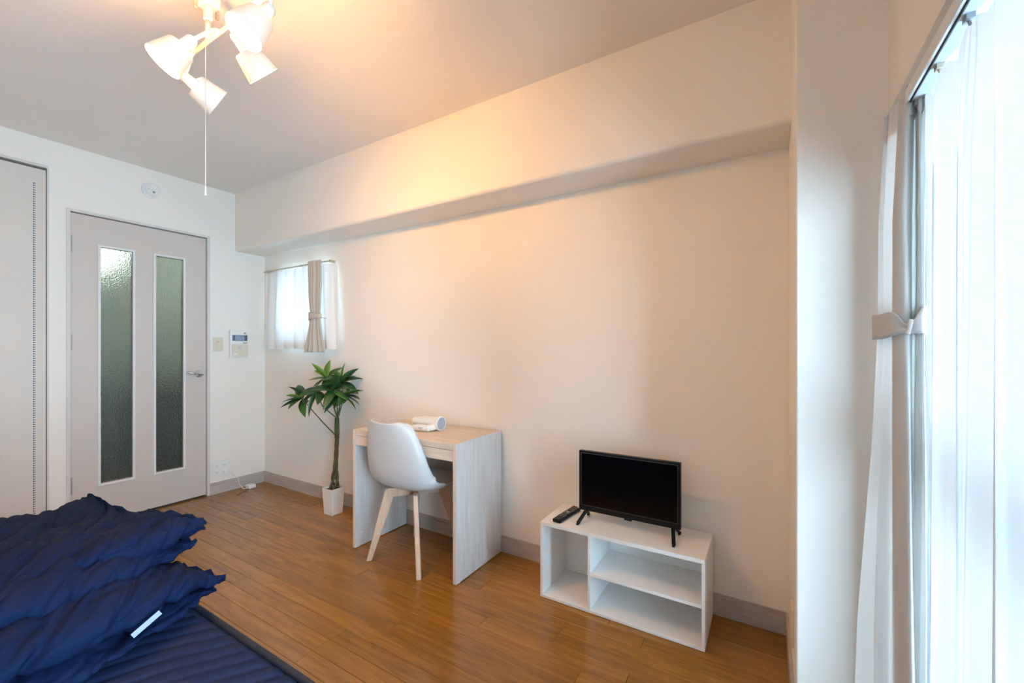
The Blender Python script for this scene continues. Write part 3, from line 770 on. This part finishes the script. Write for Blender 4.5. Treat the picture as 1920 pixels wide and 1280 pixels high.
# leg frame: crossing arms under the seat and four splayed tapering legs
mb = MB()
for sx in (-1, 1):
    for sy in (-1, 1):
        d = Vector((0.098 * sx, 0.112 * sy, 0)); L = d.length; a = math.atan2(d.y, d.x)
        mb.box(-0.012 if sx == sy else 0.0125, L, -0.012, 0.012, -0.024, 0.024, Matrix.Rotation(a, 3, 'Z'), (cx, cy, 0.363))
mb.build('leg_frame', 'beech', ch, bevel=0.003)
mb = MB(); mb.lathe([(0.0, 0.388), (0.06, 0.388), (0.06, 0.395), (0.0, 0.395)], 20, Matrix.Translation((cx, cy, 0))); mb.build('seat_mount', 'black_plastic', ch)
for sx in (-1, 1):
    for sy in (-1, 1):
        top = Vector((cx + 0.090 * sx, cy + 0.103 * sy, 0.386)); bot = Vector((cx + 0.181 * sx, cy + 0.175 * sy, 0.0))
        rd = Vector((sx * 0.66, sy * 0.75, 0)).normalized(); td = Vector((-rd.y, rd.x, 0))
        vs_, n = [], 5
        for k in range(n):
            t = k / (n - 1); c = top.lerp(bot, t)
            wr = lerp(0.030, 0.0145, smoothstep(0, 1, t) * 0.6 + 0.4 * t); wt = lerp(0.0125, 0.0125, t)
            for a, b in ((-1, -1), (1, -1), (1, 1), (-1, 1)): vs_.append(c + rd * wr * a + td * wt * b)
        fs = [(3, 2, 1, 0), tuple(4 * (n - 1) + q for q in range(4))]
        for k in range(n - 1):
            for q in range(4): fs.append((4 * k + q, 4 * k + (q + 1) % 4, 4 * k + 4 + (q + 1) % 4, 4 * k + 4 + q))
        mb = MB(); mb._add(vs_, fs); mb.build('leg', 'beech', ch, bevel=0.005, seg=3)

# ------------------------------------------------------------------ hair dryer on the desk
DZ = dz
hdq = empty('hair_dryer', (-1.66, 1.80, DZ), 'white folded hair dryer lying on the desktop', 'hair dryer')
Mh = Matrix.Translation((-1.563, 1.808, DZ + 0.0405)) @ Matrix.Rotation(math.pi / 2, 4, 'Y')
mb = MB(); mb.lathe([(0.034, -0.010), (0.0335, -0.06), (0.032, -0.12), (0.028, -0.155), (0.023, -0.185), (0.022, -0.200), (0.019, -0.200), (0.019, -0.15)], 32, Mh); mb.build('barrel', 'white_plastic', hdq, smooth=True, auto=50)
mb = MB(); mb.lathe([(0.034, -0.014), (0.0395, -0.012), (0.0405, 0.0), (0.0385, 0.004), (0.034, 0.004), (0.034, 0.001)], 36, Mh); g = mb.build('intake_ring', 'white_plastic', hdq, smooth=True, auto=40)
mb = MB(); mb.lathe([(0.034, 0.0012), (0.0, 0.0012)], 36, Mh); mb.build('intake_grille', plain('grille_grey', (0.42, 0.44, 0.50), 0.5, bump=(900.0, 0.6, 0.001, 1.0)), g)
mb = MB()
mb.tube(curve([(-1.590, 1.795, DZ + 0.026), (-1.592, 1.772, DZ + 0.023), (-1.602, 1.752, DZ + 0.0205)], 5), 0.0185, 16); mb.build('hinge', 'white_plastic', hdq, smooth=True)
mb = MB(); mb.tube(curve([(-1.590, 1.748, DZ + 0.0195), (-1.63, 1.744, DZ + 0.020), (-1.68, 1.742, DZ + 0.0185), (-1.722, 1.742, DZ + 0.014)], 6), [0.0165] + [0.019] * 12 + [0.016] * 4 + [0.0125] * 2, 18); hn = mb.build('handle', 'white_plastic', hdq, smooth=True)
box(-1.655, -1.625, 1.722, 1.7255, DZ + 0.014, DZ + 0.026).build('switch', 'rail_grey', hn, bevel=0.001)
mb = MB(); mb.tube(curve([(-1.718, 1.742, DZ + 0.012), (-1.755, 1.742, DZ + 0.006), (-1.79, 1.77, DZ + 0.004), (-1.80, 1.82, DZ + 0.004), (-1.775, 1.85, DZ + 0.004), (-1.745, 1.855, DZ + 0.010)], 6), 0.0035, 8); mb.build('cord', 'white_plastic', hdq, smooth=True)

# ------------------------------------------------------------------ shelf unit, television, remote
tx0, tx1, ty0, ty1, tz = -0.8933, -0.2006, 1.7191, 1.986, 0.3455
ts = empty('tv_stand', (-0.547, 1.853, 0), 'low white open shelf unit holding the television', 'shelf unit')
b_ = 0.012
box(tx0, tx1, ty0, ty1, tz - 0.016, tz).build('top_panel', 'board_white', ts, bevel=0.001)
box(tx0, tx1, ty0, ty1, 0.002, 0.014).build('bottom_panel', 'board_white', ts, bevel=0.001)
for a, b in ((tx0, tx0 + b_), (tx1 - b_, tx1)): box(a, b, ty0 + 0.001, ty1, 0.0145, tz - 0.0165).build('side_panel', 'board_white', ts, bevel=0.001)
box(-0.664, -0.652, ty0 + 0.001, ty1 - 0.008, 0.0145, tz - 0.0165).build('divider', 'board_white', ts, bevel=0.001)
box(-0.6515, tx1 - b_ - 0.0005, ty0 + 0.002, ty1 - 0.008, 0.160, 0.172).build('shelf', 'board_white', ts, bevel=0.001)
box(tx0 + b_, tx1 - b_, ty1 - 0.007, ty1 - 0.002, 0.0145, tz - 0.0165).build('back_panel', 'board_white', ts)
for a in (tx0 + 0.02, tx1 - 0.04):
    for yy in (ty0 + 0.02, ty1 - 0.04): box(a, a + 0.02, yy, yy + 0.02, 0.0, 0.002).build('foot_pad', 'grey_plastic', ts)

TY = 1.838
tv = empty('television', (-0.528, TY, tz), 'small black flat television on splayed legs on the white shelf unit', 'television')
vx0, vx1, vz0, vz1 = -0.7515, -0.3055, 0.3905, 0.6665
box(vx0, vx1, TY, TY + 0.022, vz0, vz1).build('casing', 'black_plastic', tv, bevel=0.003, seg=3)
box(-0.70, -0.36, TY + 0.022, TY + 0.048, vz0 + 0.02, vz1 - 0.06).build('rear_cover', 'black_plastic', tv, bevel=0.010, seg=3)
box(vx0 + 0.013, vx1 - 0.013, TY - 0.0006, TY, vz0 + 0.026, vz1 - 0.012).build('screen', 'screen', tv)
mb = MB(); lx0, lx1, lz0, lz1 = vx0 + 0.0125, vx1 - 0.0125, vz0 + 0.0255, vz1 - 0.0115; q = 0.0011
mb.box(lx0 - q, lx0, TY - 0.0010, TY, lz0, lz1).box(lx0 - q, lx1 + q, TY - 0.0010, TY, lz0 - q, lz0)
mb.box(lx1, lx1 + q, TY - 0.0010, TY, lz0, lz1).box(lx0 - q, lx1 + q, TY - 0.0010, TY, lz1, lz1 + q); mb.build('inner_trim', 'tv_line', tv)
box(-0.540, -0.507, TY - 0.001, TY + 0.012, vz0 - 0.006, vz0 + 0.001).build('sensor_tab', 'black_plastic', tv, bevel=0.001)
for x, sx in ((-0.716, -1), (-0.338, 1)):
    for sy in (-1, 1):
        a = Vector((x, TY + 0.012, vz0 + 0.004)); b = Vector((x + 0.016 * sx, TY + 0.005 + 0.066 * sy, tz + 0.006))
        d = (b - a).normalized(); Rm = d.to_track_quat('Z', 'X').to_matrix(); L = (b - a).length
        mb = MB(); mb.box(-0.0045, 0.0045, -0.0075, 0.0075, 0, L, Rm, a); mb.build('leg', 'black_plastic', tv, bevel=0.0015)
        mb = MB(); mb.box(b.x - 0.005, b.x + 0.005, b.y - 0.009, b.y + 0.009, tz, tz + 0.004); mb.build('foot', 'black_plastic', tv)

rm = empty('remote_control', (-0.812, 1.842, tz), 'black remote control lying left of the television', 'remote')
Rr = Matrix.Rotation(math.radians(-6.0), 3, 'Z'); rc = Vector((-0.812, 1.842, tz))
body = MB().box(-0.021, 0.021, -0.102, 0.098, 0.0, 0.017, Rr, rc).build('body', 'black_plastic', rm, bevel=0.006, seg=3)
cols = {'r': plain('button_red', (0.35, 0.03, 0.03), 0.4), 'g': plain('button_green', (0.05, 0.18, 0.07), 0.4), 'y': plain('button_yellow', (0.45, 0.40, 0.12), 0.4),
        'b': plain('button_blue', (0.05, 0.07, 0.25), 0.4), 'k': plain('button_grey', (0.13, 0.125, 0.13), 0.45), 'w': plain('button_white', (0.62, 0.60, 0.52), 0.4)}
layout = ['r..w', 'kkkk', 'kkkk', 'kkkk', 'k..k', 'kwwk', 'rgyb', '.kk.', 'kkkk', 'kkkk']
for j, line in enumerate(layout):
    for i, c in enumerate(line):
        if c == '.': continue
        bx, by = -0.0138 + 0.0092 * i, 0.085 - 0.0155 * j
        MB().box(bx - 0.0031, bx + 0.0031, by - 0.0042, by + 0.0042, 0.0165, 0.0188, Rr, rc).build('button', cols[c], rm)

# ------------------------------------------------------------------ potted plant
px_, py_ = -2.578, 1.856
pl = empty('potted_plant', (px_, py_, 0), 'artificial green plant with braided trunk in a square white pot', 'plant')
def frus(mb, a0, a1, z0, z1):
    vs_ = [(px_ + sx * a, py_ + sy * a, z) for a, z in ((a0, z0), (a1, z1)) for sx, sy in ((-1, -1), (1, -1), (1, 1), (-1, 1))]
    return vs_
o_ = frus(None, 0.043, 0.052, 0.0, 0.180); i_ = frus(None, 0.046, 0.0485, 0.150, 0.180)
vs_ = o_ + i_
fs = [(3, 2, 1, 0)] + [(k, (k + 1) % 4, 4 + (k + 1) % 4, 4 + k) for k in range(4)] + [(4 + k, 4 + (k + 1) % 4, 12 + (k + 1) % 4, 12 + k) for k in range(4)] + [(12 + k, 12 + (k + 1) % 4, 8 + (k + 1) % 4, 8 + k) for k in range(4)] + [(8, 9, 10, 11)]
MB()._add(vs_, fs).build('pot', 'pot', pl, bevel=0.0025, seg=2)
mb = MB()
def soil_pt(u, v):
    x = px_ + (2 * u - 1) * 0.0465; y_ = py_ + (2 * v - 1) * 0.0465
    return (x, y_, 0.167 + 0.005 * noise.noise(Vector((x * 120, y_ * 120, 1))))
mb.grid(soil_pt, 24, 24); mb.build('soil', 'soil', pl, smooth=False)
RG = Vector((0.855, 0.519, 0)); DP = Vector((-0.519, 0.855, 0))       # across / away, seen from the bed
def at(r, d, z): return Vector((px_, py_, 0)) + RG * r + DP * d + Vector((0, 0, z))
for k in range(4):
    a0 = 2 * math.pi * k / 4; pts, rs = [], []
    for j in range(25):
        t = j / 24; a = a0 + 2 * math.pi * 1.3 * t
        r_ = lerp(0.024, 0.008, smoothstep(0, 0.5, t))
        pts.append(at(0.006 + 0.022 * t + r_ * math.cos(a), r_ * math.sin(a), lerp(0.165, 0.560, t))); rs.append(lerp(0.0085, 0.0065, t))
    MB().tube(pts, rs, 8).build('trunk_strand', 'trunk', pl, smooth=True)
for k in range(2):
    pts = [at(0.025 + 0.010 * k - 0.005, 0.006 * (k - 0.5), z) for z in (0.52, 0.60, 0.66)]
    MB().tube(pts, [0.010, 0.0105, 0.009], 8).build('trunk_sleeve', 'stem_green', pl, smooth=True)
# branches: start, bend, tip (across, away, height)
clusters = [((-0.150, -0.04, 0.745), (-0.185, -0.050, 0.800), 'L'), ((0.060, -0.03, 0.760), (0.090, -0.050, 0.815), 'R'),
            ((-0.020, 0.02, 0.790), (-0.055, 0.010, 0.935), 'T'), ((0.055, 0.03, 0.790), (0.050, 0.020, 0.905), 'T2'),
            ((-0.060, -0.05, 0.760), (-0.060, -0.075, 0.850), 'M'), ((0.045, -0.05, 0.760), (0.035, -0.085, 0.860), 'M2'), ((0.030, 0.05, 0.79), (0.000, 0.055, 0.870), 'M3')]
for bend, tip, nm in clusters:
    s_ = at(0.024, 0, 0.53) if nm == 'L' else at(0.030, 0, 0.655)
    b2 = at(*bend); t2 = at(*tip)
    MB().tube(curve([tuple(s_), tuple(s_.lerp(b2, 0.55) + Vector((0, 0, -0.006))), tuple(b2), tuple(t2)], 5), [0.0042] * 6 + [0.0034] * 5 + [0.0026] * 5, 7).build('branch', 'trunk' if nm == 'L' else 'stem_green', pl, smooth=True)
def leaf_mesh(L, W, droop, fold, mat):
    n = 10; vs_, fs = [], []
    for j in range(n + 1):
        t = j / n
        wd = W * (math.sin(math.pi * t ** 0.8) ** 0.85) * 0.5 + 0.0008
        z = -droop * L * t * t; x = L * t * (1 - 0.12 * droop * t)
        vs_ += [(x, -wd, z + fold * wd), (x, 0, z), (x, wd, z + fold * wd)]
    for j in range(n):
        a = 3 * j; fs += [(a, a + 1, a + 4, a + 3), (a + 1, a + 2, a + 5, a + 4)]
    me = bpy.data.meshes.new('leaf'); me.from_pydata(vs_, [], fs); me.materials.append(M[mat]); me.shade_smooth()
    return me
LM = [leaf_mesh(0.140, 0.056, 0.25, 0.30, 'leaf_a'), leaf_mesh(0.125, 0.052, 0.18, 0.28, 'leaf_b'), leaf_mesh(0.118, 0.050, 0.08, 0.22, 'leaf_c'), leaf_mesh(0.155, 0.052, 0.35, 0.40, 'leaf_a'), leaf_mesh(0.135, 0.044, 0.12, 0.35, 'leaf_b')]
pr = random.Random(11)
# explicit leaves: cluster index, direction (across, away, up), mesh
LV = [(0, (-1.0, -.25, .02), 1), (0, (-.95, .1, .22), 2), (0, (-.9, -.3, -.14), 0), (0, (-.75, -.2, -.22), 4), (0, (-.2, -.6, -.15), 1), (0, (.35, -.5, .02), 0), (0, (-.35, .3, .45), 0), (0, (-.15, -.3, .5), 3), (0, (.2, -.45, -.5), 1),
      (1, (1.0, -.1, .42), 4), (1, (.9, .1, .55), 1), (1, (.95, -.3, .12), 0), (1, (.8, -.2, -.12), 0), (1, (.2, -.7, -.1), 0), (1, (-.3, -.6, -.15), 3), (1, (.5, -.3, .25), 0), (1, (-.5, -.3, .1), 0), (1, (.3, .2, -.3), 1),
      (2, (-.55, -.2, .75), 2), (2, (.12, .1, 1.0), 2), (2, (-1.0, -.2, -.05), 2), (2, (-.8, .1, -.35), 1), (2, (-.4, -.6, -.4), 1), (2, (.6, -.3, .1), 2), (2, (.3, -.6, -.35), 0), (2, (-.2, -.5, .35), 2), (2, (.55, .1, .5), 1),
      (3, (.05, .0, 1.0), 4), (3, (.55, .1, .70), 0), (3, (.85, .1, .35), 0), (3, (.6, -.4, -.35), 3), (3, (-.5, -.4, .2), 1), (3, (.1, -.8, -.2), 0), (3, (-.4, .1, .6), 2), (3, (.7, .0, -.3), 0), (3, (-.1, -.6, .45), 0),
      (4, (-.8, -.2, -.35), 0), (4, (-.9, .1, .15), 0), (4, (-.3, -.7, .1), 3), (4, (.3, -.7, -.25), 0), (4, (-.5, -.3, -.7), 3), (4, (.5, -.2, .4), 0),
      (5, (.3, -.3, .8), 3), (5, (.6, -.4, .25), 0), (5, (-.4, -.6, .2), 0), (5, (.0, -.7, -.4), 3), (5, (.7, -.2, -.3), 1), (5, (-.6, -.2, -.4), 0),
      (6, (-.5, .2, .4), 0), (6, (.5, .1, .5), 0), (6, (.0, -.2, -.6), 0), (6, (-.7, .0, .0), 1)]
for ci, d, mi in LV:
    tip = at(*clusters[ci][1]); dv = (RG * d[0] + DP * d[1] + Vector((0, 0, d[2]))).normalized()
    up = Vector((0, 0, 1)); side = up.cross(dv)
    side = side.normalized() if side.length > 0.05 else RG.copy()
    nrm = dv.cross(side).normalized()
    Rm = Matrix((dv, side, nrm)).transposed() @ Matrix.Rotation(pr.uniform(-0.7, 0.7), 3, 'X')
    o = bpy.data.objects.new('leaf', LM[mi]); o.parent = pl; o.location = tip - wloc(pl)
    o.rotation_euler = Rm.to_euler(); o.scale = [pr.uniform(0.95, 1.18)] * 3
    md = o.modifiers.new('thickness', 'SOLIDIFY'); md.thickness = 0.0008
    col.objects.link(o)

# ------------------------------------------------------------------ bed and comforter
MZ = 0.42                                            # mattress top
bx0, bx1, by0, by1 = -2.00, -0.03, YF + 0.015, 0.560
bd = empty('bed', ((bx0 + bx1) / 2, (by0 + by1) / 2, 0), 'single bed with a quilted navy sheet along the wall opposite the desk', 'bed')
box(bx0 + 0.02, bx1 - 0.02, by0 + 0.02, by1 - 0.02, 0.13, 0.20).build('base', 'bed_base', bd, bevel=0.01)
for x in (bx0 + 0.10, bx1 - 0.10, (bx0 + bx1) / 2):
    for y_ in (by0 + 0.10, by1 - 0.10):
        mb = MB(); mb.lathe([(0.024, 0.0), (0.028, 0.13)], 18, Matrix.Translation((x, y_, 0)), True, True); mb.build('leg', 'black_plastic', bd, smooth=True, auto=40)
def mat_top(u, v):
    x = lerp(bx0, bx1, u); y_ = lerp(by0, by1, v)
    ed = min(x - bx0, bx1 - x, y_ - by0, by1 - y_)
    q = x + 0.10 * math.sin(3.0 * y_ + 1.0) + 0.02 * noise.noise(Vector((x * 4, y_ * 4, 3))) - 0.35 * y_
    q += 0.012 * noise.noise(Vector((x * 9, y_ * 7, 8)))
    g = 1 - (1 - abs(math.sin(math.pi * q / 0.050))) ** 3 * (0.65 + 0.6 * noise.noise(Vector((x * 6, y_ * 5, 2))))
    z = MZ - 0.009 + 0.009 * g + 0.004 * noise.noise(Vector((x * 3, y_ * 3, 0)))
    z -= 0.030 * (1 - smoothstep(0.0, 0.035, ed))
    return (x, y_, z)
mb = MB(); mb.grid(mat_top, 420, 90)
mb.box(bx0, bx1, by0, by1, 0.20, MZ - 0.040)
n0 = len(mb.v)
mt = mb.build('mattress', 'navy_sheet', bd, smooth=True, auto=50)
def skirt(u, v):
    c = [(bx0, by0), (bx1, by0), (bx1, by1), (bx0, by1), (bx0, by0)]
    k = min(int(u * 4), 3); t = u * 4 - k
    x, y_ = lerp(c[k][0], c[k + 1][0], t), lerp(c[k][1], c[k + 1][1], t)
    return (x, y_, lerp(MZ - 0.034, MZ - 0.050, v))
MB().grid(skirt, 80, 1).build('mattress_border', 'navy_dark', mt)
r_ = 0.05; loop = []
for (ccx, ccy, a0) in ((bx1 - r_, by1 - r_, 0), (bx0 + r_, by1 - r_, 90), (bx0 + r_, by0 + r_, 180), (bx1 - r_, by0 + r_, 270)):
    for k in range(7):
        a = math.radians(a0 + 15 * k); loop.append((ccx + (r_ + 0.004) * math.cos(a), ccy + (r_ + 0.004) * math.sin(a), MZ - 0.028))
loop.append(loop[0])
MB().tube(loop, 0.0085, 8, cap=False).build('piping', 'navy_dark', mt, smooth=True)

def layer(mb, seed, y0, y1, zc, ht, xn, xf, nu=190, nv=230, tip=0.0, sag=0.0):
    """one puffy fold: rounded loop in X-Z swept along Y; xn(v) near edge, xf far edge, ht(v) half thickness"""
    sv = Vector((seed * 7.3, seed * 3.1, seed * 5.7))
    def fn(u, v):
        y_ = lerp(y0, y1, v)
        a = 2 * math.pi * u
        n_, f_ = xn(v), xf(v); hx, mx = (n_ - f_) / 2, (n_ + f_) / 2
        end = smoothstep(0.84, 1.0, v); h = ht(v) * (1 - 0.88 * smoothstep(0.90, 1.0, v) ** 1.5)
        c, s = math.cos(a), math.sin(a)
        x = mx + hx * math.copysign(abs(c) ** 0.75, c) * (1 - 0.10 * end)
        z = zc(v) + h * math.copysign(abs(s) ** 0.70, s)
        p = Vector((x, y_, z))
        # puff, long soft creases running back from the near edge, gathered ruffles at the sewn corner
        d = 0.030 * noise.noise(Vector((x * 3.2, y_ * 4.6, z * 5)) + sv)
        cr = noise.noise(Vector((x * 3.0, y_ * 13 + x * 7 - z * 9, z * 4)) + sv * 2)
        d += -0.048 * max(0.0, 0.22 - abs(cr))
        cr2 = noise.noise(Vector((x * 6, y_ * 26 + x * 13 - z * 16, z * 8)) + sv * 3)
        d += -0.026 * max(0.0, 0.20 - abs(cr2))
        cr3 = noise.noise(Vector((x * 9 + y_ * 9, y_ * 5 - x * 4, z * 22)) + sv * 4)
        d += -0.022 * max(0.0, 0.18 - abs(cr3))
        d += 0.0025 * noise.noise(Vector((x * 40, y_ * 50, z * 45)) + sv)
        nx, nz = c, s
        back = smoothstep(0.04, 0.42, n_ - x)
        e2 = smoothstep(0.90, 1.0, v)
        wob = e2 * (1 - 0.8 * back) * (0.010 * math.sin(x * 95 + seed) + 0.007 * math.sin(x * 163 + 2 * seed))
        yy = y_ - end * 0.11 * back + e2 * (0.014 * noise.noise(Vector((x * 30, seed, 0))) + 0.010 * noise.noise(Vector((x * 70, seed, z * 30))))
        pinch = 1 - 0.25 * end * (1 - back)
        zz = zc(v) + (z + d * nz * 1.5 - zc(v)) * pinch + wob
        if yy < by1 + 0.02: zz = max(zz, MZ + 0.004)      # rests on the mattress
        return (x + d * nx * 1.5, yy, zz)
    mb.grid(fn, nu, nv, closed_u=True)
cf = empty('comforter', (-1.60, 0.08, MZ), 'folded puffy navy comforter piled at the end of the bed', 'comforter')
mb = MB()
yA = YF + 0.06
layer(mb, 1, yA, 0.585, lambda v: MZ + 0.052 - 0.014 * v, lambda v: 0.036, lambda v: interp([0, .5, .75, 1], [-1.15, -1.17, -1.19, -1.30], v), lambda v: -1.95)
layer(mb, 2, yA, 0.610, lambda v: MZ + 0.102 - 0.050 * smoothstep(0.88, 1, v), lambda v: 0.050, lambda v: interp([0, .5, .8, 1], [-1.18, -1.21, -1.25, -1.29], v), lambda v: -1.94)
layer(mb, 3, yA, 0.570, lambda v: MZ + 0.158 - 0.010 * smoothstep(0.85, 1, v), lambda v: 0.046, lambda v: interp([0, .5, .8, 1], [-1.30, -1.33, -1.345, -1.37], v), lambda v: -1.95)
layer(mb, 4, yA, 0.590, lambda v: interp([0, .60, .72, .84, .93, 1], [MZ + .172, MZ + .176, MZ + .190, MZ + .206, MZ + .212, MZ + .203], v), lambda v: 0.050, lambda v: interp([0, .45, .8, 1], [-1.44, -1.43, -1.38, -1.37], v), lambda v: -1.93)
mb.build('cover', 'navy', cf, smooth=True)
ta, tb = Vector((-1.196, 0.356, 0.500)), Vector((-1.203, 0.414, 0.526)); td = (tb - ta).normalized()
tn = Vector((0.80, -0.30, 0.52)); tw = tn.cross(td).normalized(); tn = td.cross(tw).normalized()
Rt = Matrix((td, tw, tn)).transposed()
MB().box(-0.029, 0.029, -0.0055, 0.0055, -0.0007, 0.0007, Rt, (ta + tb) / 2).build('care_tag', 'tag', cf)
